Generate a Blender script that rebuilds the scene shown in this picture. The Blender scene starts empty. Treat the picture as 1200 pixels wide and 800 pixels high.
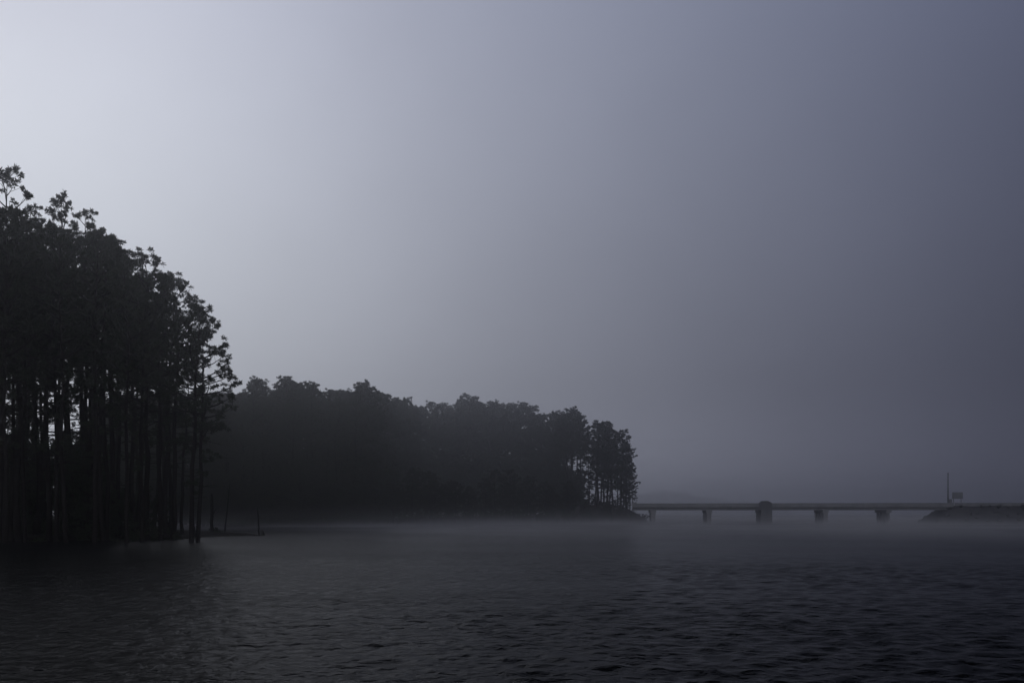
import bpy, math, random
import numpy as np
from mathutils import Vector, Matrix

rnd = random.Random(11)
sc = bpy.context.scene
COL = sc.collection

# ------------------------------------------------------------------ camera
EYE = 2.0
FPX = 1167.0            # focal length in photograph pixels (1200 wide)
HORIZON = 601.0         # photograph row of the horizon; the camera is level, its lens shifted up
cam_d = bpy.data.cameras.new('camera')
cam_d.lens = 36.0 * FPX / 1200.0
cam_d.sensor_width = 36.0
cam_d.sensor_fit = 'HORIZONTAL'
cam_d.shift_y = (HORIZON - 400) / 1200.0
cam_d.clip_start = 0.1
cam_d.clip_end = 9000
cam = bpy.data.objects.new('camera', cam_d)
COL.objects.link(cam)
cam.location = (0, 0, EYE)
cam.rotation_euler = (math.pi / 2, 0, 0)
sc.camera = cam


def ray(px, py):
    return Vector(((px - 600) / FPX, 1.0, (HORIZON - py) / FPX))


def ground(px, py, z=0.0):
    """where the sight line through a photo pixel meets height z"""
    r = ray(px, py)
    return r * ((z - EYE) / r.z) + Vector((0, 0, EYE))


def at(px, py, Y):
    r = ray(px, py)
    return r * (Y / r.y) + Vector((0, 0, EYE))


def interp(pts, x):
    if x <= pts[0][0]:
        return pts[0][1]
    for (a, b), (c, d) in zip(pts, pts[1:]):
        if x <= c:
            return b + (d - b) * (x - a) / (c - a)
    return pts[-1][1]


# --------------------------------------------------------------- materials
def new_mat(name):
    m = bpy.data.materials.new(name)
    m.use_nodes = True
    nt = m.node_tree
    return m, nt, nt.nodes['Principled BSDF']


def noise_mat(name, c0, c1, scale, rough=0.8, detail=5, stretch=(1, 1, 1), bump=0.0, spec=0.3):
    m, nt, b = new_mat(name)
    N, L = nt.nodes, nt.links
    tc = N.new('ShaderNodeTexCoord')
    mp = N.new('ShaderNodeMapping')
    mp.inputs['Scale'].default_value = stretch
    no = N.new('ShaderNodeTexNoise')
    no.inputs['Scale'].default_value = scale
    no.inputs['Detail'].default_value = detail
    cr = N.new('ShaderNodeValToRGB')
    cr.color_ramp.elements[0].position = 0.3
    cr.color_ramp.elements[1].position = 0.72
    cr.color_ramp.elements[0].color = (*c0, 1)
    cr.color_ramp.elements[1].color = (*c1, 1)
    L.new(tc.outputs['Object'], mp.inputs['Vector'])
    L.new(mp.outputs['Vector'], no.inputs['Vector'])
    L.new(no.outputs['Fac'], cr.inputs['Fac'])
    L.new(cr.outputs['Color'], b.inputs['Base Color'])
    b.inputs['Roughness'].default_value = rough
    b.inputs['Specular IOR Level'].default_value = spec
    if bump:
        bp = N.new('ShaderNodeBump')
        bp.inputs['Strength'].default_value = 0.8
        bp.inputs['Distance'].default_value = bump
        L.new(no.outputs['Fac'], bp.inputs['Height'])
        L.new(bp.outputs['Normal'], b.inputs['Normal'])
    return m


M_NEEDLE = noise_mat('pine needles', (.030, .040, .024), (.048, .060, .036), .45, .75, 3, spec=.12)
M_LEAF = noise_mat('shrub leaves', (.034, .042, .026), (.055, .062, .038), .8, .75, 3, spec=.12)
M_BARK = noise_mat('pine bark', (.015, .013, .012), (.034, .030, .027), 3.0, .9, 6, (1, 1, .25), .03, spec=.1)
M_DEAD = noise_mat('weathered dead wood', (.014, .013, .012), (.032, .030, .028), 4.0, .9, 6, (1, 1, .2), .02, spec=.1)
M_SOIL = noise_mat('wet bank soil', (.015, .014, .012), (.040, .036, .030), .9, .95, 8, (1, 1, 1), .08, spec=.1)
M_ROCK = noise_mat('riprap stone', (.045, .045, .046), (.100, .098, .096), 1.3, .9, 8, (1, 1, 1), .15, spec=.15)
M_CONC = noise_mat('stained concrete', (.25, .25, .25), (.36, .355, .35), .7, .85, 8, (1, 1, .35), .01, spec=.2)
M_CONCD = noise_mat('dark wet concrete', (.20, .20, .20), (.32, .317, .312), .9, .85, 8, (1, 1, .35), .01, spec=.2)
M_PIERD = noise_mat('wet dark pier concrete', (.11, .11, .112), (.18, .18, .182), .9, .85, 8, (1, 1, .35), .01, spec=.15)
M_STEEL = noise_mat('grey galvanised steel', (.2, .2, .205), (.3, .3, .31), 3.0, .55, 5, (1, 1, .3), spec=.4)
M_ASPH = noise_mat('asphalt', (.035, .035, .036), (.060, .060, .060), 6.0, .9, 6, spec=.2)

# water: dark, clear lake with wind ripples that run across the view
m, nt, b = new_mat('lake water')
N, L = nt.nodes, nt.links
b.inputs['Base Color'].default_value = (.004, .005, .006, 1)
b.inputs['Roughness'].default_value = .24
b.inputs['IOR'].default_value = 1.333
b.inputs['Specular IOR Level'].default_value = .042
tc = N.new('ShaderNodeTexCoord')


def wave_noise(scale, stretch, detail, rough=.55, rot=0.0, dist=0.0):
    mp = N.new('ShaderNodeMapping')
    mp.inputs['Scale'].default_value = stretch
    mp.inputs['Rotation'].default_value = (0, 0, rot)
    no = N.new('ShaderNodeTexNoise')
    no.inputs['Scale'].default_value = scale
    no.inputs['Detail'].default_value = detail
    no.inputs['Roughness'].default_value = rough
    no.inputs['Distortion'].default_value = dist
    L.new(tc.outputs['Object'], mp.inputs['Vector'])
    L.new(mp.outputs['Vector'], no.inputs['Vector'])
    return no


def math_node(op, a, c, val=None):
    n = N.new('ShaderNodeMath')
    n.operation = op
    for i, s in enumerate((a, c)):
        if s is None:
            continue
        if isinstance(s, (int, float)):
            n.inputs[i].default_value = s
        else:
            L.new(s, n.inputs[i])
    return n.outputs[0]


w1 = wave_noise(3.3, (1, 1.15, 1), 3, .55, .12, .5)        # ripples of half a metre
w2 = wave_noise(.8, (1, 1.25, 1), 2, .5, -.2)              # broader swell
w3 = wave_noise(8.0, (1, 1.3, 1), 3, .55, -.1)             # fine wrinkles
gust = wave_noise(.035, (1, 2.2, 1), 3, .5)                # calmer and rougher patches
gm = N.new('ShaderNodeMapRange')
gm.inputs['From Min'].default_value = .35
gm.inputs['From Max'].default_value = .65
gm.inputs['To Min'].default_value = .5
gm.inputs['To Max'].default_value = 1.35
L.new(gust.outputs['Fac'], gm.inputs['Value'])
h = math_node('MULTIPLY', w1.outputs['Fac'], 1.0)
h = math_node('ADD', h, math_node('MULTIPLY', w2.outputs['Fac'], 1.3))
h = math_node('ADD', h, math_node('MULTIPLY', w3.outputs['Fac'], .26))
h = math_node('MULTIPLY', h, gm.outputs['Result'])
bp = N.new('ShaderNodeBump')
bp.inputs['Strength'].default_value = 1.0
bp.inputs['Distance'].default_value = .09
L.new(h, bp.inputs['Height'])
L.new(bp.outputs['Normal'], b.inputs['Normal'])
M_WATER = m


# ------------------------------------------------------------ mesh building
class MB:
    """collects vertices and faces of one mesh"""

    def __init__(self):
        self.v, self.f = [], []

    def tube(self, pts, radii, n=6, cap=True):
        base = len(self.v)
        k = len(pts)
        for i, p in enumerate(pts):
            d = (pts[min(i + 1, k - 1)] - pts[max(i - 1, 0)]).normalized()
            a = d.cross(Vector((0, 0, 1)) if abs(d.z) < .9 else Vector((1, 0, 0))).normalized()
            c = d.cross(a)
            for j in range(n):
                t = 2 * math.pi * j / n
                self.v.append(p + (a * math.cos(t) + c * math.sin(t)) * radii[i])
        for i in range(k - 1):
            for j in range(n):
                j2 = (j + 1) % n
                self.f.append((base + i * n + j, base + i * n + j2, base + (i + 1) * n + j2, base + (i + 1) * n + j))
        if cap:
            self.f.append(tuple(base + j for j in range(n))[::-1])
            self.f.append(tuple(base + (k - 1) * n + j for j in range(n)))

    def box(self, c, s, rot=0.0):
        base = len(self.v)
        R = Matrix.Rotation(rot, 3, 'Z')
        for dx in (-.5, .5):
            for dy in (-.5, .5):
                for dz in (-.5, .5):
                    self.v.append(Vector(c) + R @ Vector((dx * s[0], dy * s[1], dz * s[2])))
        for q in ((0, 1, 3, 2), (4, 6, 7, 5), (0, 4, 5, 1), (2, 3, 7, 6), (0, 2, 6, 4), (1, 5, 7, 3)):
            self.f.append(tuple(base + i for i in q))

    def prism(self, prof, a, bdir, length, up=Vector((0, 0, 1))):
        """profile (u, z) swept along bdir from a; u runs across bdir"""
        side = bdir.cross(up).normalized()
        base = len(self.v)
        k = len(prof)
        for t in (0, length):
            for (u, z) in prof:
                self.v.append(a + bdir * t + side * u + up * z)
        for j in range(k):
            j2 = (j + 1) % k
            self.f.append((base + j, base + j2, base + k + j2, base + k + j))
        self.f.append(tuple(base + j for j in range(k))[::-1])
        self.f.append(tuple(base + k + j for j in range(k)))

    def mesh(self, name, mat, smooth=False):
        me = bpy.data.meshes.new(name)
        me.from_pydata([tuple(p) for p in self.v], [], self.f)
        me.materials.append(mat)
        if smooth:
            for p in me.polygons:
                p.use_smooth = True
        me.update()
        return me

    def build(self, name, mat, parent=None, smooth=False):
        return link(name, self.mesh(name, mat, smooth), parent)


def link(name, me, parent=None):
    o = bpy.data.objects.new(name, me)
    COL.objects.link(o)
    if parent:
        o.parent = parent
    return o


def tag(o, label=None, cat=None, group=None, kind=None):
    for k, v in (('label', label), ('category', cat), ('group', group), ('kind', kind)):
        if v:
            o[k] = v
    return o


def thing(name, label, cat, loc=(0, 0, 0), rz=0.0, group=None):
    o = bpy.data.objects.new(name, None)
    o.empty_display_size = .3
    COL.objects.link(o)
    o.location = loc
    o.rotation_euler = (0, 0, rz)
    return tag(o, label, cat, group)


def blades(name, cen, dirs, mat, n_per, length, width, seed, spread=.95):
    """needle tufts: n_per thin blades fanning out of every tuft centre"""
    rg = np.random.default_rng(seed)
    k = len(cen)
    C = np.repeat(np.array(cen), n_per, 0)
    D = np.repeat(np.array(dirs), n_per, 0)
    R = rg.normal(size=C.shape)
    R /= np.linalg.norm(R, axis=1, keepdims=True)
    A = D * .55 + R * spread
    A /= np.linalg.norm(A, axis=1, keepdims=True)
    B = np.cross(A, rg.normal(size=C.shape))
    B /= np.linalg.norm(B, axis=1, keepdims=True)
    ln = (length * rg.uniform(.65, 1.15, (len(C), 1)))
    w = width * rg.uniform(.7, 1.3, (len(C), 1))
    S = C + rg.normal(size=C.shape) * length * .12
    V = np.empty((len(C), 4, 3))
    V[:, 0] = S
    V[:, 1] = S + A * ln * .55 + B * w * .5
    V[:, 2] = S + A * ln
    V[:, 3] = S + A * ln * .55 - B * w * .5
    V = V.reshape(-1, 3)
    me = bpy.data.meshes.new(name)
    nf = len(C)
    me.vertices.add(nf * 4)
    me.vertices.foreach_set('co', V.astype(np.float32).ravel())
    me.loops.add(nf * 4)
    me.loops.foreach_set('vertex_index', np.arange(nf * 4, dtype=np.int32))
    me.polygons.add(nf)
    me.polygons.foreach_set('loop_start', np.arange(0, nf * 4, 4, dtype=np.int32))
    me.materials.append(mat)
    me.update(calc_edges=True)
    me.validate()
    return me


def rvec(r, up=0.0):
    v = Vector((r.gauss(0, 1), r.gauss(0, 1), r.gauss(0, 1) + up))
    return v.normalized()


def pine_meshes(seed, H=20.0, base_frac=.5, radius=2.7, n_limb=30, r0=.165, dead=12, n_blade=28, tuft=.24, sparse=1.0, wob=.12, lower=9, per=(2, 3, 3, 4), cr=.26):
    """trunk (with its limbs) and needle crown of one pine, base at the origin"""
    r = random.Random(seed)
    mb = MB()
    pts, rad = [], []
    x = y = 0.0
    K = 13
    for i in range(K):
        t = i / (K - 1)
        x += r.uniform(-wob, wob) * (1 if i else 0)
        y += r.uniform(-wob, wob) * (1 if i else 0)
        pts.append(Vector((x, y, H * t * .97 - (.5 if i == 0 else 0))))
        rad.append(r0 * ((1 - t) ** .75 * .92 + .06) * (1.5 if i == 0 else 1))
    pts.insert(1, Vector((0, 0, .7)))
    rad.insert(1, r0 * 1.02)
    mb.tube(pts, rad, 9)

    def trunk_at(t):
        z = t * H * .97
        for a, c in zip(pts, pts[1:]):
            if z <= c.z:
                return a.lerp(c, (z - a.z) / max(c.z - a.z, 1e-6))
        return pts[-1].copy()

    cen, dirs = [], []

    def clump(p, d, n, rr):
        for _ in range(n):
            q = p + rvec(r, .3) * rr * r.uniform(.2, 1)
            cen.append(tuple(q))
            dirs.append(tuple((d + rvec(r, .4) * .7).normalized()))

    az = r.uniform(0, 6.28)
    for i in range(n_limb):
        f = (i + r.uniform(-.4, .4)) / n_limb
        f = min(max(f, 0), 1)
        t = base_frac + (1 - base_frac) * f * .985
        az += 2.4 + r.uniform(-.5, .5)
        prof = (math.sin(math.pi * (.18 + .80 * f)) ** .7) * (1 - .35 * f)
        ln = radius * prof * r.uniform(.55, 1.25) + .25
        if f < .18 and r.random() < .4:
            ln *= .6
        el = math.radians(-4 + 55 * f ** 1.4 + r.uniform(-14, 14))
        p0 = trunk_at(t)
        d = Vector((math.cos(az) * math.cos(el), math.sin(az) * math.cos(el), math.sin(el)))
        lp = [p0]
        dd = d.copy()
        for s in range(4):
            dd = (dd + Vector((0, 0, .13)) + rvec(r) * .13).normalized()
            lp.append(lp[-1] + dd * ln / 4)
        lr = max(.018, .035 * ln / 2.0 + .01)
        mb.tube(lp, [lr * 1.3, lr, lr * .8, lr * .55, lr * .25], 4, False)
        nb = max(3, int(ln * 3.4 * sparse))
        for k in range(nb):
            u = .32 + .68 * (k + r.random()) / nb
            j = min(int(u * 4), 3)
            q = lp[j].lerp(lp[j + 1], u * 4 - j)
            bd = (dd + rvec(r, .45) * 1.1).normalized()
            bl = r.uniform(.25, .75) * (1.15 - .4 * u)
            e = q + bd * bl
            mb.tube([q, e], [.012, .006], 3, False)
            clump(e, bd, r.choice(per), cr)
        clump(lp[-1], dd, 4, .28)
    clump(trunk_at(1.0), Vector((0, 0, 1)), 4, .22)
    for i in range(lower):        # thin low limbs with a few last tufts
        t = base_frac * r.uniform(.62, 1.02)
        p = trunk_at(t)
        a = r.uniform(0, 6.28)
        ln = r.uniform(.6, 2.3)
        d = Vector((math.cos(a), math.sin(a), r.uniform(-.1, .45))).normalized()
        lp = [p, p + d * ln * .5 + rvec(r) * .12, p + d * ln + rvec(r) * .2]
        mb.tube(lp, [.035, .022, .008], 4, False)
        for k in range(r.choice((0, 1, 2, 3, 4))):
            q = lp[1].lerp(lp[2], r.uniform(.2, 1)) + rvec(r, .3) * .25
            clump(q, (d + rvec(r, .4)).normalized(), r.choice((1, 2, 3)), .2)
    for i in range(dead):
        t = r.uniform(.28 * (base_frac > .3), base_frac + .05)
        p = trunk_at(t)
        a = r.uniform(0, 6.28)
        ln = r.uniform(.4, 1.9)
        d = Vector((math.cos(a), math.sin(a), r.uniform(-.25, .3)))
        mid = p + d * ln * .5 + Vector((0, 0, r.uniform(-.1, .1)))
        mb.tube([p, mid, p + d * ln + rvec(r) * .15], [.028, .018, .006], 4, False)
    return mb.mesh('trunk', M_BARK, True), blades('crown', cen, dirs, M_NEEDLE, n_blade, tuft, .05, seed)


VARIANTS = [
    pine_meshes(1, base_frac=.57, radius=2.6, n_limb=32),
    pine_meshes(2, base_frac=.61, radius=3.0, n_limb=30),
    pine_meshes(3, base_frac=.54, radius=2.3, n_limb=34),
    pine_meshes(4, base_frac=.63, radius=2.9, n_limb=28, r0=.19),
    pine_meshes(5, base_frac=.58, radius=2.5, n_limb=32, r0=.15),
    pine_meshes(6, base_frac=.55, radius=3.2, n_limb=36, r0=.18),
    pine_meshes(7, base_frac=.62, radius=2.4, n_limb=28, r0=.14, wob=.2),
]
FEATHERY = [pine_meshes(21, base_frac=.52, radius=2.3, n_limb=34, sparse=1.15, tuft=.2, per=(1, 1, 2), cr=.12),
            pine_meshes(22, base_frac=.56, radius=2.6, n_limb=30, sparse=1.05, tuft=.2, per=(1, 1, 2), cr=.12)]
OPEN = [pine_meshes(61, base_frac=.56, radius=2.7, n_limb=27, sparse=.8, per=(1, 2, 2, 3), cr=.2, tuft=.22),
        pine_meshes(62, base_frac=.60, radius=3.1, n_limb=24, sparse=.8, per=(1, 2, 2, 3), cr=.2, tuft=.22, r0=.18),
        pine_meshes(63, base_frac=.53, radius=2.4, n_limb=30, sparse=.8, per=(1, 2, 2, 3), cr=.2, tuft=.22, r0=.15),
        pine_meshes(64, base_frac=.63, radius=2.9, n_limb=24, sparse=.85, per=(1, 2, 2, 3), cr=.22, tuft=.22, r0=.19),
        pine_meshes(65, base_frac=.57, radius=2.5, n_limb=27, sparse=.8, per=(1, 2, 3), cr=.2, tuft=.22, wob=.2)]
LOWCROWN = [pine_meshes(51, base_frac=.30, radius=2.6, n_limb=40, r0=.14), pine_meshes(52, base_frac=.34, radius=2.9, n_limb=38, r0=.14)]
YOUNG = [pine_meshes(31, H=9, base_frac=.06, radius=2.1, n_limb=34, r0=.09, dead=0, wob=.05, lower=0),
         pine_meshes(32, H=9, base_frac=.10, radius=1.8, n_limb=30, r0=.08, dead=0, wob=.08, lower=0)]


def tree(name, meshes, loc, height, unit, rz, label, cat, group=None, lean=(0, 0), fat=1.0):
    root = thing(name, label, cat, loc, 0, group)
    s = height / unit
    root.rotation_euler = (lean[0], lean[1], 0)
    k = s * fat if abs(fat - 1) > 1e-6 else s
    for nm, me in (('trunk', meshes[0]), ('crown', meshes[1])):
        o = link(nm, me, root)
        o.scale = (k, k, s)
        o.rotation_euler = (0, 0, rz)
    return root


# --------------------------------------------------- the setting: water, land
def grid_mesh(name, x0, x1, nx, y0, y1, ny, zf, mat):
    xs = np.linspace(x0, x1, nx)
    ys = np.linspace(y0, y1, ny)
    v = [(x, y, zf(x, y)) for y in ys for x in xs]
    f = [(j * nx + i, j * nx + i + 1, (j + 1) * nx + i + 1, (j + 1) * nx + i) for j in range(ny - 1) for i in range(nx - 1)]
    me = bpy.data.meshes.new(name)
    me.from_pydata(v, [], f)
    me.materials.append(mat)
    for p in me.polygons:
        p.use_smooth = True
    return me


FAR = 2600
# wind ripples as real geometry: a sheet of summed waves, finest near the shore the camera stands on
def rippled_water():
    rg = np.random.default_rng(3)
    step = .0035
    nr = int(math.log(420 / 4.5) / step)
    rr = 4.5 * np.exp(np.arange(nr) * step)
    az = np.arange(-1.15, 1.15, .0029)
    RR, AZ = np.meshgrid(rr, az, indexing='ij')
    X, Y = RR * np.sin(AZ), RR * np.cos(AZ)
    Z = np.zeros_like(X)
    n = 90
    lam = .13 * (.95 / .13) ** rg.random(n)
    ang = rg.normal(math.radians(8), math.radians(38), n)
    ph = rg.random(n) * 6.283
    rms = .135
    for L_, a_, p_ in zip(lam, ang, ph):
        k = 2 * math.pi / L_
        w = np.clip((L_ / (RR * step) - 2.6) / 3.0, 0, 1)
        s_ = rms * math.sqrt(2 / n) * (1.25 if L_ < .7 else .62)
        Z += w * s_ / k * np.sin(k * (X * math.sin(a_) + Y * math.cos(a_)) + p_)
    gust = (np.sin(X * .11 + .4 * np.sin(Y * .07)) + np.sin(Y * .17 + .9 * np.sin(X * .05) + 1.1) + np.sin((X * .6 + Y) * .31 + 2)) / 3
    Z *= 1.0 + .45 * gust
    edge = np.clip((420 - RR) / 120, 0, 1) * np.clip((1.15 - np.abs(AZ)) / .04, 0, 1)
    Z = Z * edge
    h_, w_ = X.shape
    co = np.stack((X, Y, Z), -1).reshape(-1, 3).astype(np.float32)
    i = np.arange(h_ - 1)[:, None] * w_ + np.arange(w_ - 1)[None, :]
    q = np.stack((i, i + 1, i + w_ + 1, i + w_), -1).reshape(-1).astype(np.int32)
    me = bpy.data.meshes.new('lake_water')
    me.vertices.add(len(co))
    me.vertices.foreach_set('co', co.ravel())
    me.loops.add(len(q))
    me.loops.foreach_set('vertex_index', q)
    me.polygons.add(len(q) // 4)
    me.polygons.foreach_set('loop_start', np.arange(0, len(q), 4, dtype=np.int32))
    me.polygons.foreach_set('use_smooth', np.ones(len(q) // 4, dtype=bool))
    me.materials.append(M_WATER)
    me.update(calc_edges=True)
    return me


tag(link('lake_water', rippled_water()), kind='structure')
me = bpy.data.meshes.new('open_lake_water')
me.from_pydata([(-FAR, -300, -.2), (FAR, -300, -.2), (FAR, FAR, -.2), (-FAR, FAR, -.2)], [], [(0, 1, 2, 3)])
me.materials.append(M_WATER)
tag(link('open_lake_water', me), kind='structure')
me = bpy.data.meshes.new('lake_bed')
me.from_pydata([(-FAR, -300, -3), (FAR, -300, -3), (FAR, FAR, -3), (-FAR, FAR, -3)], [], [(0, 1, 2, 3)])
me.materials.append(M_SOIL)
tag(link('lake_bed', me), kind='structure')


def hash2(x, y, s):
    return math.sin(x * .73 * s + 1.3) * math.cos(y * .61 * s + .7) * .5 + math.sin(x * 1.9 * s + y * 1.3 * s) * .3


def poly_dist(poly, x, y):
    """signed distance to a polygon, positive inside"""
    ins = False
    best = 1e9
    n = len(poly)
    for i in range(n):
        ax, ay = poly[i]
        bx, by = poly[(i + 1) % n]
        if (ay > y) != (by > y) and x < (bx - ax) * (y - ay) / (by - ay) + ax:
            ins = not ins
        dx, dy = bx - ax, by - ay
        t = max(0, min(1, ((x - ax) * dx + (y - ay) * dy) / (dx * dx + dy * dy)))
        best = min(best, math.hypot(x - ax - t * dx, y - ay - t * dy))
    return best if ins else -best


def gp(px, py):
    g = ground(px, py)
    return (g.x, g.y)


NEAR_POLY = [gp(-330, 634.5), gp(-150, 634), gp(0, 633), gp(120, 632.2), gp(200, 631.5), gp(229, 631), gp(236, 629.5),
             gp(262, 627.9), gp(296, 627.5), gp(308, 627), gp(296, 626.6), gp(255, 626.7), gp(225, 623.5), gp(190, 620.5),
             gp(100, 619.5), gp(0, 619), gp(-120, 617), gp(-400, 617)]


def near_z(x, y):
    d = poly_dist(NEAR_POLY, x, y) + hash2(x, y, .9) * .3
    if d < 0:
        return max(-2.5, d * .5)
    return .14 * min(d, 1.5) + .45 * (1 - math.exp(-d / 6)) + .06 * hash2(x, y, 2.3)


x0 = min(p[0] for p in NEAR_POLY) - 4
x1 = max(p[0] for p in NEAR_POLY) + 4
y0 = min(p[1] for p in NEAR_POLY) - 4
y1 = max(p[1] for p in NEAR_POLY) + 4
tag(link('near_shore_ground', grid_mesh('near_shore_ground', x0, x1, 150, y0, y1, 90, near_z, M_SOIL)), kind='structure')

MID_BASE = [(100, 618.5), (300, 616.8), (450, 615.4), (600, 614), (700, 613), (756, 612.4)]
MID_POLY = [gp(px, interp(MID_BASE, px)) for px in (60, 150, 300, 380, 450, 520, 600, 660, 710, 740, 757)]
e0 = MID_POLY[-1]
MID_POLY += [(e0[0] + 2, e0[1] + 9), (e0[0] + 4, e0[1] + 60), (20, 400), (-160, 400), (-160, 190)]
MID_END = Vector((e0[0] - 6, e0[1] + 4))


def mid_z(x, y):
    d = poly_dist(MID_POLY, x, y) + hash2(x, y, .35) * .7
    if d < 0:
        return max(-2.5, d * .6)
    z = 1.2 * (1 - math.exp(-d / 5)) + .2 * hash2(x, y, 1.1)
    # the point rises to the level of the bridge deck at its end
    q = math.hypot((x - MID_END.x) / 13, (y - MID_END.y) / 7)
    z += min(d * .55, 2.7 * max(0, 1 - max(0, q - .45) / .9))
    return z


tag(link('wooded_point_ground', grid_mesh('wooded_point_ground', -165, e0[0] + 10, 170, MID_POLY[-6][1] - 60, 405, 140, mid_z, M_SOIL)), kind='structure')


# ------------------------------------------------------------- near pine stand
SIL = [(-160, 150), (-60, 190), (0, 222), (15, 236), (35, 252), (60, 268), (75, 274), (90, 278), (105, 280), (125, 276), (150, 290), (165, 292),
       (185, 310), (205, 322), (225, 341), (240, 362)]
STAND = 'pines crowded in the near stand on the left shore'
SHARED = 'dark pine crowded among the black trunks of the near left stand'


def near_tree(px, py, top, var, label, lean=0.0, rz=None, feathery=False, fat=1.0, name='pine_tree'):
    g = ground(px, py, .3)
    zt = at(px, top, g.y).z
    z0 = near_z(g.x, g.y)
    ms = FEATHERY[var % 2] if feathery else OPEN[var % len(OPEN)]
    return tree(name, ms, (g.x, g.y, z0 - .1), zt - z0, 20.0, rnd.uniform(0, 6.28) if rz is None else rz,
                label, 'tree', STAND, (rnd.uniform(-.012, .012), lean), fat)


# the ones that can be told apart along the open right edge and the skyline
EDGE = [
    (231, 629.6, 385, 5, 'slender pine at the outermost right edge of the near stand, leaning over the water', .030, False),
    (222, 629.8, 352, 5, 'pine standing just left of the outermost leaning one, feet at the waterline', .035, False),
    (213, 625.5, 430, 4, 'thin short pine with a marked rightward lean near the edge of the near stand', .055, False),
    (203, 627.0, 326, 5, 'straight thick-footed pine with bare lower trunk, near the right edge of the near stand', .012, False),
    (194, 625.5, 318, 1, 'broad-crowned pine set back behind the thick-footed pine of the near stand', .02, False),
    (186, 628.0, 312, 1, 'tall pine with a rounded crown stepping above its right neighbours in the near stand', .006, False),
    (157, 626.5, 290, 3, 'pine with a dome-shaped top between two lower crowns, middle of the near skyline', .004, False),
    (100, 627.5, 240, 1, 'sparse feathery pine whose thin top sticks out right of the gap in the skyline', .01, True),
    (78, 626.5, 227, 0, 'sparse feathery pine with the single knob-like tip standing alone on the near skyline', -.004, True),
    (42, 627.0, 236, 1, 'feathery open-crowned pine sloping down from the tallest pine at the left edge', .004, True),
    (0, 630.5, 190, 0, 'tallest pine of the near stand, open top reaching highest at the left edge', .0, True),
]
for px, py, top, var, lab, lean, fe in EDGE:
    near_tree(px, py, top, var, lab, lean, feathery=fe, fat=1.3 if px > 190 else 1.0)

fronts = [175, 168, 163, 148, 141, 135, 127, 117, 112, 108, 95, 88, 75, 68, 58, 52, 45, 35, 27, 22, 12, 6, -8, -20, -33, -48, -62, -80, -100, -125, -150]
for i, px in enumerate(fronts):
    py = 630.2 - rnd.uniform(0, 4.5) + (1 if px < 20 else 0)
    top = interp(SIL, px) + rnd.choice((-11, 0, 12, 26, 42, 60))
    near_tree(px, py, top, i * 3 + 1, SHARED, rnd.uniform(-.02, .025), fat=rnd.uniform(.85, 1.15), feathery=px < 90 and i % 3 == 0)
for i in range(12):          # the stand goes on beyond the left edge of the view
    near_tree(-385 + 17 * i, rnd.uniform(625, 633), 150, i, SHARED)
for i in range(30):          # deeper rows
    px = rnd.uniform(-170, 200)
    py = rnd.uniform(620.8, 625.5)
    top = interp(SIL, px) + rnd.choice((8, 20, 34, 50, 65)) + (14 if px > 150 else 0)
    near_tree(px, py, top, rnd.randrange(7), SHARED, rnd.uniform(-.02, .025))

UND = 'young pines and shrubs under the near stand'
UND_LAB = 'low dark young pine filling the gloom under the near left stand'
for i in range(88):
    px = rnd.uniform(-150, 130) if i < 70 else rnd.uniform(100, 200)
    py = rnd.uniform(622, 628.5)
    g = ground(px, py, .3)
    hh = rnd.uniform(4.5, 9.0) if px < 115 else rnd.uniform(3.0, 6.0) if px < 130 else rnd.uniform(1.8, 4.0)
    tree('young_pine', YOUNG[i % 2], (g.x, g.y, near_z(g.x, g.y) - .05), hh, 9.0, rnd.uniform(0, 6.28), UND_LAB, 'young tree', UND, fat=1.25)


# --------------------------------------------------------------------- shrubs
def shrub_meshes(seed, nst=9, H=1.6):
    r = random.Random(seed)
    mb = MB()
    cen, dirs = [], []
    for i in range(nst):
        a = r.uniform(0, 6.28)
        tilt = r.uniform(.1, .75)
        d = Vector((math.cos(a) * tilt, math.sin(a) * tilt, 1)).normalized()
        p = [Vector((math.cos(a) * .06, math.sin(a) * .06, -.15))]
        ln = H * r.uniform(.55, 1.1)
        for s in range(3):
            d = (d + rvec(r) * .22).normalized()
            p.append(p[-1] + d * ln / 3)
        mb.tube(p, [.025, .018, .012, .005], 4, False)
        for k in range(16):
            u = r.uniform(.25, 1.0) * 3
            j = min(int(u), 2)
            q = p[j].lerp(p[j + 1], u - j) + rvec(r) * .16
            cen.append(tuple(q))
            dirs.append(tuple(rvec(r, .6)))
    return mb.mesh('stem', M_BARK), blades('foliage', cen, dirs, M_LEAF, 12, .2, .075, seed)


SHRUBS = [shrub_meshes(41), shrub_meshes(42, 12, 1.3), shrub_meshes(43, 7, 1.9)]


def shrub(loc, s, var, label, group=None, name='shrub'):
    root = thing(name, label, 'shrub', loc, rnd.uniform(0, 6.28), group)
    for nm, me in zip(('stem', 'foliage'), SHRUBS[var % 3]):
        o = link(nm, me, root)
        o.scale = (s, s, s * rnd.uniform(.85, 1.15))
    return root


for i in range(42):
    px = rnd.uniform(-120, 226)
    py = rnd.uniform(625.5, 631)
    if px > 195:
        py = max(py, 628)
    g = ground(px, py, .2)
    shrub((g.x, g.y, near_z(g.x, g.y) - .03), rnd.uniform(.7, 1.5) if px < 175 else rnd.uniform(.35, .6), i,
          'dark low shrub among the trunk feet along the near left bank', 'shrubs along the near bank')


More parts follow.
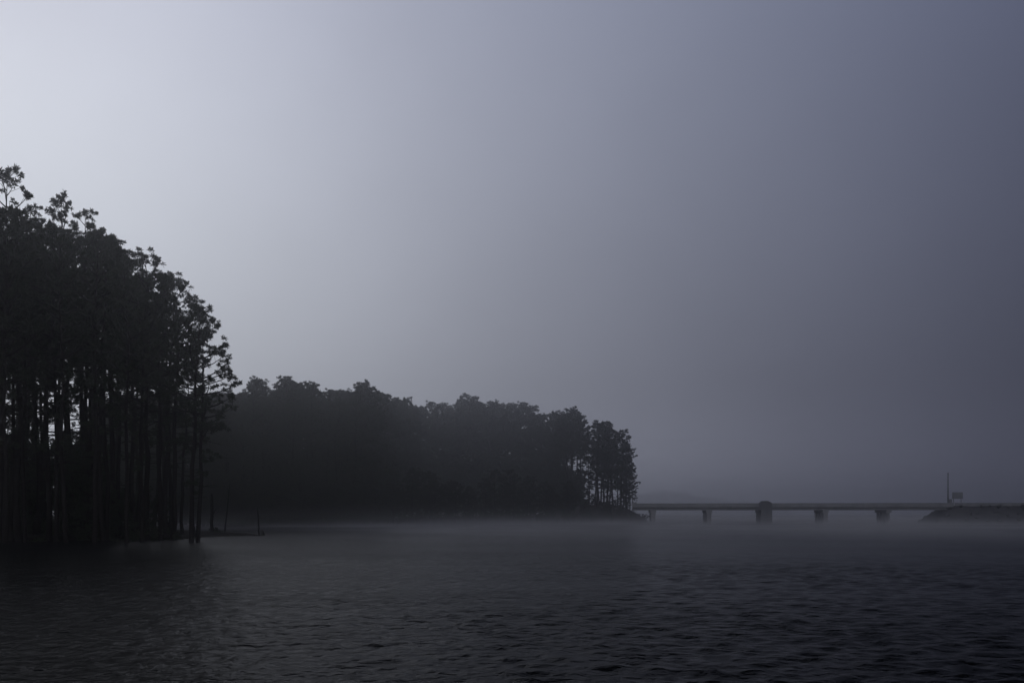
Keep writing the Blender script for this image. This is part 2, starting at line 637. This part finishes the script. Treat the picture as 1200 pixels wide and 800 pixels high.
# ----------------------------------------------- snags, stump and reeds on the spit
def snag(name, px, py, px_top, py_top, r0, r1, label, bends=(), twigs=0, seed=0, jag=True):
    r = random.Random(seed)
    g = ground(px, py)
    tp = at(px_top, py_top, g.y + rnd.uniform(-.2, .2))
    b0 = Vector((g.x, g.y, -.6))
    K = 7
    pts = [b0]
    for i in range(1, K):
        t = i / (K - 1)
        pts.append(Vector((g.x, g.y, 0)).lerp(tp, t) + Vector((r.uniform(-1, 1), r.uniform(-1, 1), 0)) * r0 * .15 * (i < K - 1))
    rad = [r0 + (r1 - r0) * i / (K - 1) for i in range(K)]
    rad[0] *= 1.5
    mb = MB()
    mb.tube(pts, rad, 8)
    if jag:                                   # splintered top
        for k in range(3):
            a = k * 2.1 + r.random()
            o = Vector((math.cos(a), math.sin(a), 0)) * r1 * .5
            mb.tube([tp + o - Vector((0, 0, .1)), tp + o * 1.1 + Vector((0, 0, r.uniform(.12, .35)))], [r1 * .5, r1 * .12], 4)
    for k in range(twigs):
        t = r.uniform(.4, .95)
        j = min(int(t * (K - 1)), K - 2)
        p = pts[j].lerp(pts[j + 1], t * (K - 1) - j)
        d = rvec(r, .5)
        mb.tube([p, p + d * r.uniform(.25, .7)], [r1 * .6, .008], 4, False)
    origin = Vector((g.x, g.y, 0))
    mb.v = [p - origin for p in mb.v]
    o = mb.build(name, M_DEAD, None, True)
    o.location = origin
    return tag(o, label, 'dead trunk')


snag('dead_snag', 225.5, 629.9, 224.6, 587, .20, .15, 'broken trunk standing tight against the second pine from the stand edge', seed=1)
snag('dead_snag', 248, 627.6, 248.2, 581.5, .17, .12, 'thick upright broken trunk with brush at its foot, nearest the pine stand', twigs=3, seed=2)
snag('dead_snag', 263, 627.4, 269.5, 566, .085, .02, 'thin bent dead sapling leaning right, between the two broken trunks', twigs=5, seed=3, jag=False)
snag('dead_snag', 304, 627.2, 302, 597.5, .10, .045, 'thin pointed dead trunk standing alone at the outer end of the spit', twigs=1, seed=4)
snag('stick', 274.5, 627.2, 274.3, 620.8, .035, .02, 'short thin stick poking up from the middle of the spit', seed=5, jag=False)['category'] = 'stick'
snag('tree_stump', 308.5, 627.0, 308, 624.3, .16, .12, 'small cut stump at the very tip of the spit', seed=6)['category'] = 'stump'
snag('tree_stump', 228, 629.6, 227.6, 620.5, .12, .09, 'knee-high rotten stump between the two outermost pines', seed=7)['category'] = 'stump'
g = ground(250.5, 627.6)
shrub((g.x, g.y, .0), .62, 1, 'small bush at the foot of the thick broken trunk on the spit')

# reeds and brush along the narrow spit
mb = MB()
r = random.Random(77)
for i in range(230):
    px = 229 + 80 * r.random() ** 1.5
    g = ground(px, 627.4 + r.uniform(-.5, .9))
    h = r.uniform(.12, .55) * (1.0 if px < 265 else .45)
    if r.random() < .06:
        h *= 1.9
    p = Vector((g.x + r.uniform(-.2, .2), g.y, -.05))
    mb.tube([p, p + Vector((r.uniform(-.1, .1), r.uniform(-.1, .1), h))], [.02, .005], 3, False)
tag(mb.build('reeds', M_DEAD), 'fringe of broken reeds and debris along the narrow spit', 'reeds', kind='stuff')


# ------------------------------------------------------- hazy wooded point
MSIL = [(100, 462), (200, 460), (285, 456), (300, 443), (315, 450), (335, 441), (350, 443), (365, 442), (378, 452), (395, 452), (410, 450), (425, 447),
        (445, 458), (470, 463), (490, 473), (505, 468), (520, 465), (532, 471), (548, 463), (560, 468), (580, 466), (600, 468), (620, 472),
        (640, 478), (655, 481), (668, 476), (682, 480), (700, 487), (715, 493), (725, 502), (733, 518)]
POINT = 'pines of the hazy wooded point beyond the water'
P_SHARED = 'hazy grey pine merged into the dark wood of the point across the water'


SETBACK = [(430, 0), (500, 130), (610, 130), (660, 50), (700, 6), (720, 0)]


def mid_tree(px, depth, top, var, label, lean=0.0, fat=1.35, low=False):
    g = ground(px, interp(MID_BASE, px))
    d = Vector((g.x, g.y, 0)).normalized()
    p = Vector((g.x, g.y, 0)) + d * (depth + interp(SETBACK, px))
    z0 = mid_z(p.x, p.y)
    zt = at(px, top, p.y).z
    ms = LOWCROWN[var % 2] if low else VARIANTS[var % len(VARIANTS)]
    return tree('pine_tree', ms, (p.x, p.y, z0 - .15), zt - z0, 20.0, rnd.uniform(0, 6.28), label, 'tree', POINT,
                (rnd.uniform(-.01, .01), lean), fat)


MID_EDGE = [
    (733, 5, 517, 2, 'last pine at the right tip of the wooded point, beside the bridge end', .03),
    (727, 9, 501, 0, 'tall pine second from the right tip of the wooded point, crown sloping to the bridge', .02),
    (713, 7, 492, 4, 'bare-trunked pine at the point tip with light showing beside its lower trunk', .01),
    (302, 9, 442, 6, 'open-crowned pine at the left of the point skyline, next to the near stand', .0),
    (335, 12, 441, 1, 'round-topped pine on the highest part of the point skyline', .0),
    (425, 12, 446, 5, 'broad dome-topped pine on the left hump of the point skyline before it steps down', .0),
    (548, 20, 462, 3, 'pale pine standing highest on the middle hump of the point skyline', .0),
    (668, 16, 475, 0, 'pine whose top rises just right of the dip in the point skyline', .0),
]
for px, dp, top, var, lab, lean in MID_EDGE:
    mid_tree(px, dp, top, var, lab, lean)
for k, (px, dp, top) in enumerate(((738, 8, 531), (735, 14, 521), (730, 16, 512), (724, 12, 506), (718, 19, 499), (711, 13, 496), (704, 18, 492),
                                   (697, 12, 490), (741, 11, 552), (728, 6, 522), (715, 5, 512), (702, 7, 505))):
    mid_tree(px, dp, top, k, 'hazy pine in the close clump just inland of the right tip of the point', 0.0, 1.25, True)['group'] = 'clump of pines at the tip of the point'
px = 120.0
i = 0
while px < 731:              # front row: its tops make the skyline
    for dp, add in ((rnd.uniform(3, 8), rnd.uniform(10, 34)), (rnd.uniform(10, 18), rnd.uniform(1, 12)), (rnd.uniform(20, 34), rnd.uniform(0, 8))):
        q = px + rnd.uniform(-6, 6)
        if q > 726:
            continue
        lim = interp(MSIL, q)
        if q > 690 and dp > 18:
            continue
        mid_tree(q, dp, lim + add, rnd.randrange(7), P_SHARED, rnd.uniform(-.015, .015))
        i += 1
    px += rnd.uniform(9, 15)

MIDTOP = [(100, 19), (420, 22), (480, 19), (640, 19), (680, 14)]
for i in range(290):
    px = 125 + 612 * ((i * 7 % 190) + rnd.random()) / 190 if i < 190 else rnd.uniform(265, 690)
    g = ground(px, interp(MID_BASE, px))
    d = Vector((g.x, g.y, 0)).normalized()
    p = Vector((g.x, g.y, 0)) + d * (rnd.uniform(1.5, 7) if i < 95 else rnd.uniform(8, 30) + .8 * interp(SETBACK, px))
    top = .62 * (interp(MIDTOP, px))
    hh = top * (rnd.uniform(.4, .8) if i < 95 else rnd.uniform(.7, 1.12) * (1 + .004 * interp(SETBACK, px)))
    if px > 680:
        hh = rnd.uniform(1.8, 4.2)
    tree('young_pine', YOUNG[i % 2], (p.x, p.y, mid_z(p.x, p.y) - .1), hh, 9.0, rnd.uniform(0, 6.28),
         'low hazy young pine along the waterline of the wooded point', 'young tree', 'young pines along the point shore', fat=1.45 if i < 190 else 1.7)
for i in range(46):
    px = 250 + 505 * (i + rnd.random()) / 46
    g = ground(px, interp(MID_BASE, px))
    d = Vector((g.x, g.y, 0)).normalized()
    p = Vector((g.x, g.y, 0)) + d * rnd.uniform(.8, 3.5)
    shrub((p.x, p.y, mid_z(p.x, p.y) - .1), rnd.uniform(.7, 1.5), i, 'hazy low shrub on the bank of the wooded point', 'shrubs along the point shore')
# thin bare sapling right of the last pine
g = ground(745, 611.5)
mid = Vector((g.x, g.y + 3, 0))
mid.z = mid_z(mid.x, mid.y)
mb = MB()
for k in range(7):
    a = k * .9
    p = Vector((0, 0, .3 * k))
    e = Vector((math.cos(a) * .7, math.sin(a) * .7, 3.2 + .3 * k))
    mb.tube([p, p.lerp(e, .5) + Vector((.1, 0, .3)), e], [.03, .02, .006], 4, False)
o = mb.build('bare_sapling', M_DEAD)
o.location = mid
tag(o, 'small bare sapling between the last pine of the point and the bridge', 'sapling')

# ------------------------------------------------------------------- bridge
BA = at(741, 596, 202)
BB = at(1260, 596, 189)
BA.z = BB.z = 0
bdir = (BB - BA).normalized()
bang = math.atan2(bdir.y, bdir.x)
bdeep = Vector((-bdir.y, bdir.x, 0))       # away from the camera


def on_bridge(px, z=0.0):
    """point of the near edge of the bridge seen at photo column px"""
    u = (px - 600) / FPX
    k = math.sqrt(1)
    # the sight lines of one column lie close to one vertical plane
    r_ = ray(px, 600)
    a, c = r_.x / r_.y, 0
    t = (a * BA.y - BA.x) / (bdir.x - a * bdir.y)
    p = BA + bdir * t
    return Vector((p.x, p.y, z))


PARAPET_TOP = at(900, 589.3, on_bridge(900).y).z
SOFFIT = at(900, 597.4, on_bridge(900).y).z
bridge = thing('road_bridge', 'low grey concrete road bridge on column piers crossing the misty lake', 'bridge', on_bridge(741))
org = on_bridge(741)


def bmesh_part(mb, name, mat, parent, lab=None):
    mb.v = [p - org for p in mb.v]
    o = mb.build(name, mat, parent)
    if lab:
        o['label'] = lab
    return o


W = 8.6
L_END = (on_bridge(1118) - org).length
zt, zs = PARAPET_TOP, SOFFIT
mb = MB()
mb.prism([(0, zs + .55), (0, zs + .80), (-W, zs + .80), (-W, zs + .55)], org, bdir, L_END)
bmesh_part(mb, 'deck', M_CONC, bridge)
for off in (.5, 2.9, 5.3, 7.7):
    mb = MB()
    a = org + bdeep * off
    mb.prism([(.22, zs), (.22, zs + .12), (.09, zs + .2), (.09, zs + .545), (-.09, zs + .545), (-.09, zs + .2), (-.22, zs + .12), (-.22, zs)], a, bdir, L_END)
    bmesh_part(mb, 'girder', M_CONCD, bridge)
for off in (.16, W - .16):
    mb = MB()
    a = org + bdeep * off
    mb.prism([(.15, zs + .803), (.10, zt - .08), (.13, zt - .08), (.13, zt), (-.13, zt), (-.13, zt - .08), (-.10, zt - .08), (-.15, zs + .803)], a, bdir, L_END)
    # shallow joints in the parapet
    k = 0
    bmesh_part(mb, 'parapet', M_CONC, bridge)
mb = MB()
mb.prism([(-.45, zs + .803), (-.45, zs + .86), (-W + .45, zs + .86), (-W + .45, zs + .803)], org, bdir, L_END)
bmesh_part(mb, 'roadway', M_ASPH, bridge)

skew = Vector((math.sin(math.radians(5.5)), math.cos(math.radians(5.5)), 0))
for idx, (px, wid) in enumerate(((765.5, .85), (831, .85), (897.3, 1.35), (967.5, .8), (1041.5, .62))):
    c0 = on_bridge(px) - skew * .2
    ang = math.atan2(skew.y, skew.x)
    dark = idx == 2
    mat = M_PIERD if dark else M_CONC
    mb = MB()
    mid = c0 + skew * (W * .5)
    mb.box(mid + Vector((0, 0, zs - .27)), (W * .98, wid + .35, .53), ang)
    cap = bmesh_part(mb, 'pier', mat, bridge)
    if dark:
        cap['label'] = 'wider, darker middle pier with a hump rising above the parapet'
    ncol = 4
    for k in range(ncol):
        q = c0 + skew * (.7 + (W - 1.4) * k / (ncol - 1))
        mb = MB()
        rr = wid * .5
        if idx < 4:
            mb.box((q.x, q.y, (zs - .538 - 2.4) / 2), (1.25, wid, zs - .538 + 2.4), ang)
        else:
            mb.tube([Vector((q.x, q.y, -2.4)), Vector((q.x, q.y, .4)), Vector((q.x, q.y, zs - .538))], [rr * 1.02, rr, rr], 14)
        bmesh_part(mb, 'column', mat, cap)
    if dark:
        fr = c0 - skew * .55
        mb = MB()
        mb.box(fr + Vector((0, 0, .2)), (.9, 2.15, zs * 2 - .4), ang)
        bmesh_part(mb, 'wall_face', mat, cap)
        zz = at(897, 586.5, fr.y).z
        prof = [(-1.42, zs - .0), (-1.42, zt + .06), (-.95, zt + .42), (-.35, zz - .02), (.25, zz), (.72, zz - .22), (1.05, zt + .1), (1.22, zs)]
        mb = MB()
        mb.prism(prof, fr + Vector((0, 0, 0)) + bdeep * .0 - bdeep * .18, bdeep, .3)
        # prism side runs along the bridge: u to the right
        bmesh_part(mb, 'hump', mat, cap)

# embankment that carries the road on from the right bridge end
ZR = zs + .79
e_toe = ground(1082.5, 612.6)
e_start = on_bridge(1082)


def emb_z(x, y):
    p = Vector((x, y, 0)) - on_bridge(1084)
    s = p.dot(bdir)          # along the road
    u = p.dot(bdeep)         # across, 0 at the near parapet
    rise = s / 5.0
    near = (u + 6.5) / 6.2
    back = (W + 6.5 - u) / 6.2
    t = min(rise, near, back)
    n = .34 * hash2(x, y, 1.3) + .2 * hash2(x, y, 4.1)
    z = -1.0 + (ZR + 1.0) * t + n * (1 if t < .97 else 0)
    return max(-2.5, min(z, ZR - .012))


p0 = on_bridge(1075)
tag(link('causeway_embankment', grid_mesh('causeway_embankment', p0.x - 3, p0.x + 190, 260, 150, p0.y + 30, 90, emb_z, M_ROCK)), kind='structure')
mb = MB()
rs = on_bridge(1118) + bdir * .05
mb.prism([(-.45, ZR + .02), (-.45, ZR + .075), (-W + .45, ZR + .075), (-W + .45, ZR + .02)], rs, bdir, 165)
tag(mb.build('road', M_ASPH), kind='structure')

# concrete barrier along the causeway, pole, sign, bush
o_rail = on_bridge(1119, ZR)
zb = zt - ZR
mb = MB()
for k in range(28):
    a = bdeep * .16 + bdir * (k * 4.0)
    mb.prism([(.16, -.25), (.16, .1), (.09, .2), (.07, zb), (-.07, zb), (-.09, .2), (-.16, .1), (-.16, -.25)], a, bdir, 3.985)
rail = mb.build('barrier_wall', M_CONCD)
rail.location = o_rail
tag(rail, 'long low concrete barrier along the causeway right of the bridge', 'barrier')

q = on_bridge(1113, ZR) + bdeep * 1.2
mast = thing('utility_pole', 'thin tall grey pole rising from the causeway at the right bridge end', 'pole', q)
ztop = at(1113, 554.5, q.y).z
mb = MB()
mb.tube([Vector((0, 0, -.3)), Vector((0, 0, 2.5)), Vector((0, 0, ztop - ZR))], [.17, .15, .10], 10)
mb.build('post', M_STEEL, mast)
mb = MB()
mb.tube([Vector((0, 0, ztop - ZR)), Vector((0, 0, ztop - ZR + .18))], [.15, .09], 10)
mb.tube([Vector((-.22, 0, ztop - ZR - .15)), Vector((.22, 0, ztop - ZR - .15))], [.04, .04], 6)
mb.build('pole_cap', M_STEEL, mast)
mb = MB()
mb.box((.42, -.1, .62), (.5, .35, 1.25))
mb.box((.42, -.1, 1.28), (.6, .45, .07))
mb.build('control_box', M_STEEL, mast)

q = on_bridge(1125.5, ZR) + bdeep * 2.0
sgn = thing('road_sign', 'dark rectangular sign board on two legs beside the tall pole on the causeway', 'sign', q, bang)
z_hi, z_lo = at(1125, 576.5, q.y).z - ZR, at(1125, 584.0, q.y).z - ZR
mb = MB()
mb.box((0, 0, (z_hi + z_lo) / 2), (1.95, .06, z_hi - z_lo))
mb.build('board', M_STEEL, sgn)
for sx in (-.68, .68):
    mb = MB()
    mb.box((sx, .095, z_hi / 2 - .1), (.12, .12, z_hi))
    mb.build('leg', M_STEEL, sgn)
q = on_bridge(1197, ZR) - bdeep * 1.3
q.z = emb_z(q.x, q.y)
shrub(q, .85, 1, 'dark green bush on the causeway edge at the right end of the barrier')

rb = random.Random(91)
boulders = []
for k in range(3):
    bm_v, bm_f = [], []
    mbk = MB()
    n1, n2 = 9, 6
    for i in range(n2 + 1):
        for j in range(n1):
            a, c = math.pi * i / n2, 2 * math.pi * j / n1
            v = Vector((math.sin(a) * math.cos(c), math.sin(a) * math.sin(c) * .8, math.cos(a) * .6)) * rb.uniform(.8, 1.15)
            mbk.v.append(v)
    for i in range(n2):
        for j in range(n1):
            j2 = (j + 1) % n1
            mbk.f.append((i * n1 + j, (i + 1) * n1 + j, (i + 1) * n1 + j2, i * n1 + j2))
    boulders.append(mbk.mesh('boulder', M_ROCK))
for k in range(26):
    px = 1085 + 118 * (k + rb.random()) / 26
    f = rb.random()
    pz = on_bridge(px) - bdeep * (6.6 - 5 * f * f)
    z = emb_z(pz.x, pz.y)
    if z < -.3:
        z = -.1
    o = link('boulder', boulders[k % 3])
    o.location = (pz.x, pz.y, z)
    o.rotation_euler = (rb.uniform(-.3, .3), rb.uniform(-.3, .3), rb.uniform(0, 6.28))
    o.scale = [rb.uniform(.35, .75)] * 3
    tag(o, 'dark riprap boulder on the sloping side of the causeway', 'boulder', 'boulders on the causeway slope')
for k in range(9):
    px = 1104 + 92 * (k + rb.random()) / 9
    pz = on_bridge(px) - bdeep * rb.uniform(.6, 3.5)
    shrub((pz.x, pz.y, emb_z(pz.x, pz.y) - .05), rb.uniform(.3, .6), k, 'low scrub clump on the rocky causeway slope', 'scrub on the causeway slope')

# ------------------------------------------------- treeline lost in the fog
r = random.Random(5)
cen, dirs = [], []
FT = [(742, 581), (775, 575), (800, 578), (830, 583), (870, 589), (905, 593)]
for i in range(95):
    px = 690 + 230 * i / 94 + r.uniform(-2, 2)
    Y = 2010 + r.uniform(-25, 60)
    top = at(px, interp(FT, px) + r.uniform(-1, 3), Y)
    for k in range(150):
        t = r.random() ** .7
        rr = 9.5 * math.sin(math.pi * min(.95, .2 + .75 * t)) ** .6
        v = rvec(r)
        cen.append((top.x + v.x * rr, top.y + v.y * rr * .7, max(.5, top.z * (.05 + .93 * t) + v.z)))
        dirs.append(tuple(rvec(r, .4)))
me = blades('distant_treeline', cen, dirs, M_NEEDLE, 3, 3.2, 1.7, 9)
tag(link('distant_treeline', me), 'faint treeline lost in fog behind the bridge', 'treeline', kind='stuff')
me = grid_mesh('far_shore_ground', 110, 590, 60, 1990, 2150, 14, lambda x, y: -2 + 4 * min(1, (y - 1990) / 30, (x - 110) / 30, (590 - x) / 30) + .4 * hash2(x, y, .1), M_SOIL)
tag(link('far_shore_ground', me), kind='structure')

# --------------------------------------------------------------------- haze
hz = bpy.data.meshes.new('haze')
HX, HY0, HY1, HZ0, HZ1 = FAR + 5, -305, FAR + 5, -4.0, 52.0
hv = [(x, y, z) for x in (-HX, HX) for y in (HY0, HY1) for z in (HZ0, HZ1)]
hz.from_pydata(hv, [], [(0, 1, 3, 2), (4, 6, 7, 5), (0, 4, 5, 1), (2, 3, 7, 6), (0, 2, 6, 4), (1, 5, 7, 3)])
hm = bpy.data.materials.new('haze')
hm.use_nodes = True
hn = hm.node_tree
for n in list(hn.nodes):
    if n.type != 'OUTPUT_MATERIAL':
        hn.nodes.remove(n)
pv = hn.nodes.new('ShaderNodeVolumePrincipled')
pv.inputs['Color'].default_value = (.95, .955, .99, 1)
pv.inputs['Density'].default_value = .0014
pv.inputs['Anisotropy'].default_value = .9
hn.links.new(pv.outputs[0], hn.nodes['Material Output'].inputs['Volume'])
hz.materials.append(hm)
tag(link('haze', hz), 'pale even fog over the lake', 'fog', kind='stuff')

# ------------------------------------------------- steam fog lying on the lake
mx0, mx1, my0, my1, mz0, mz1 = -150, 330, 30, 460, -.6, 4.2
ms_ = bpy.data.meshes.new('mist')
mv = [(x, y, z) for x in (mx0, mx1) for y in (my0, my1) for z in (mz0, mz1)]
ms_.from_pydata(mv, [], [(0, 1, 3, 2), (4, 6, 7, 5), (0, 4, 5, 1), (2, 3, 7, 6), (0, 2, 6, 4), (1, 5, 7, 3)])
mm = bpy.data.materials.new('mist')
mm.use_nodes = True
nt = mm.node_tree
N, L = nt.nodes, nt.links
for n in list(N):
    if n.type != 'OUTPUT_MATERIAL':
        N.remove(n)
tc = N.new('ShaderNodeTexCoord')
sep = N.new('ShaderNodeSeparateXYZ')
L.new(tc.outputs['Object'], sep.inputs[0])


def ramp(v, a, c):
    n = N.new('ShaderNodeMapRange')
    n.interpolation_type = 'SMOOTHSTEP'
    n.inputs['From Min'].default_value = a
    n.inputs['From Max'].default_value = c
    L.new(v, n.inputs['Value'])
    return n.outputs['Result']


mp = N.new('ShaderNodeMapping')
mp.inputs['Scale'].default_value = (.04, .035, .5)
no = N.new('ShaderNodeTexNoise')
no.inputs['Scale'].default_value = 1.0
no.inputs['Detail'].default_value = 3
L.new(tc.outputs['Object'], mp.inputs['Vector'])
L.new(mp.outputs['Vector'], no.inputs['Vector'])
patch = ramp(no.outputs['Fac'], .34, .62)
fall = math_node('EXPONENT', math_node('MULTIPLY', sep.outputs['Z'], -1 / .62), None)
fall = math_node('MULTIPLY', fall, ramp(sep.outputs['Z'], 4.2, 2.0))
open_water = math_node('MAXIMUM', ramp(sep.outputs['X'], -23, -2), ramp(sep.outputs['Y'], 100, 135))
den = math_node('MULTIPLY', fall, math_node('MULTIPLY', ramp(sep.outputs['Y'], 31, 120), ramp(sep.outputs['Y'], 455, 330)))
den = math_node('MULTIPLY', den, open_water)
den = math_node('MULTIPLY', den, math_node('MULTIPLY', ramp(sep.outputs['X'], -148, -90), ramp(sep.outputs['X'], 325, 230)))
den = math_node('MULTIPLY', den, math_node('ADD', math_node('MULTIPLY', patch, .9), .2))
den = math_node('MULTIPLY', den, math_node('ADD', math_node('MULTIPLY', ramp(sep.outputs['X'], 30, -15), .032), .029))
pv = N.new('ShaderNodeVolumePrincipled')
pv.inputs['Color'].default_value = (.96, .96, .985, 1)
pv.inputs['Anisotropy'].default_value = .1
L.new(den, pv.inputs['Density'])
L.new(pv.outputs[0], N['Material Output'].inputs['Volume'])
ms_.materials.append(mm)
tag(link('mist', ms_), 'low pale mist lying on the water along the far shore and bridge', 'mist', kind='stuff')

# --------------------------------------------------------- sky and sun (fog)
AZ = math.radians(-29.1)       # to the left of the view
EL = math.radians(21.3)
SUN = Vector((math.sin(AZ) * math.cos(EL), math.cos(AZ) * math.cos(EL), math.sin(EL)))
sun_d = bpy.data.lights.new('sun', 'SUN')
sun_d.energy = .04
sun_d.angle = math.radians(45)
sun_d.color = (1, .97, .94)
sun = bpy.data.objects.new('sun', sun_d)
COL.objects.link(sun)
sun.rotation_euler = SUN.to_track_quat('Z', 'Y').to_euler()

w = bpy.data.worlds.new('World')
sc.world = w
w.use_nodes = True
nt = w.node_tree
N, L = nt.nodes, nt.links
bg = N['Background']
bg.inputs['Strength'].default_value = .1
sky = N.new('ShaderNodeTexSky')
sky.sky_type = 'NISHITA'
sky.sun_disc = False
sky.sun_elevation = EL
sky.sun_rotation = AZ
tc = N.new('ShaderNodeTexCoord')


def vm(op, a, c=None, out=0):
    n = N.new('ShaderNodeVectorMath')
    n.operation = op
    for i, s in enumerate((a, c)):
        if s is None:
            continue
        if isinstance(s, (tuple, Vector)):
            n.inputs[i].default_value = tuple(s)
        else:
            L.new(s, n.inputs[i])
    return n.outputs[out]


def clampn(v, lo, hi):
    return math_node('MINIMUM', math_node('MAXIMUM', v, lo), hi)


# overcast of even fog: brightest where the sun stands behind it, dimmer away from it and towards the horizon
d = vm('NORMALIZE', tc.outputs['Generated'])
dot = vm('DOT_PRODUCT', d, SUN, 1)
th = clampn(math_node('ARCCOSINE', clampn(dot, -1.0, 1.0), None), 0.0, 1.35)
sp = N.new('ShaderNodeSeparateXYZ')
L.new(d, sp.inputs[0])
el = clampn(math_node('ARCSINE', clampn(sp.outputs['Z'], -1.0, 1.0), None), 0.0, .5)


def comb(v):
    c = N.new('ShaderNodeCombineXYZ')
    for i in range(3):
        L.new(v, c.inputs[i])
    return c.outputs[0]


SKY_GAIN = 0.1
C0 = (-.222 + SKY_GAIN, -.152 + SKY_GAIN, -.138 + SKY_GAIN)
ln = vm('ADD', vm('MULTIPLY', comb(th), (-1.95, -2.035, -1.92)), C0)
ln = vm('ADD', ln, vm('MULTIPLY', comb(math_node('MULTIPLY', th, th)), (-1.044, -.985, -.744)))
ln = vm('ADD', ln, vm('MULTIPLY', comb(el), (-.564, -.648, -.392)))
ln = vm('ADD', ln, vm('MULTIPLY', comb(math_node('MULTIPLY', el, th)), (1.763, 2.060, 2.073)))
cn = N.new('ShaderNodeTexNoise')
cn.inputs['Scale'].default_value = 2.2
cn.inputs['Detail'].default_value = 4
L.new(d, cn.inputs['Vector'])
cl = math_node('MULTIPLY', math_node('SUBTRACT', cn.outputs['Fac'], .5), .38)
ln = vm('ADD', ln, comb(cl))
# brightness added to the sky along the horizon, lifting the far haze
lo = N.new('ShaderNodeMapRange')
lo.interpolation_type = 'SMOOTHSTEP'
lo.inputs['From Min'].default_value = math.sin(math.radians(8))
lo.inputs['From Max'].default_value = 0.0
lo.inputs['To Max'].default_value = .65
L.new(sp.outputs['Z'], lo.inputs['Value'])
ln = vm('ADD', ln, comb(lo.outputs['Result']))
# unseen upper sky darkened so the water reflects less glow
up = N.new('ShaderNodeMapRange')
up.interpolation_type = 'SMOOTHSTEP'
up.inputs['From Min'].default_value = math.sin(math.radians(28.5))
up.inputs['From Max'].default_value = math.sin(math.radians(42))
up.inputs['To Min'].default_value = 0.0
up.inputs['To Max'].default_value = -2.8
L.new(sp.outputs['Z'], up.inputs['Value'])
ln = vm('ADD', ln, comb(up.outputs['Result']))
s2 = N.new('ShaderNodeSeparateXYZ')
L.new(ln, s2.inputs[0])
c2 = N.new('ShaderNodeCombineXYZ')
for i in range(3):
    L.new(math_node('MAXIMUM', math_node('EXPONENT', s2.outputs[i], None), (.024, .025, .032)[i]), c2.inputs[i])
# brightness added to the unseen sky behind the camera, lighting bridge and mist
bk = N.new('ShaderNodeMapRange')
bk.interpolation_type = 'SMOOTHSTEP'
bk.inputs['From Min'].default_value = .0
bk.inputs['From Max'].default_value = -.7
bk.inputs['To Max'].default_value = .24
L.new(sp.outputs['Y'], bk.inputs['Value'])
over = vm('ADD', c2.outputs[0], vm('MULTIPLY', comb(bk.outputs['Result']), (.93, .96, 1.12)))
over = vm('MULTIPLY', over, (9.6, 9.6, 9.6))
bw = N.new('ShaderNodeHueSaturation')
bw.inputs['Saturation'].default_value = .25
bw.inputs['Value'].default_value = .012
L.new(sky.outputs[0], bw.inputs['Color'])
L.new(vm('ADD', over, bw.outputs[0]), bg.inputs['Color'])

# -------------------------------------------------------------------- render
sc.view_settings.view_transform = 'Standard'
sc.view_settings.look = 'None'
sc.view_settings.gamma = 1
sc.view_settings.exposure = 0
sc.render.engine = 'CYCLES'
sc.cycles.use_denoising = True
sc.cycles.volume_bounces = 2
sc.cycles.volume_step_rate = .12
sc.cycles.volume_max_steps = 512
sc.cycles.max_bounces = 6
sc.cycles.diffuse_bounces = 2
sc.cycles.glossy_bounces = 2
sc.cycles.transmission_bounces = 2
sc.cycles.transparent_max_bounces = 8
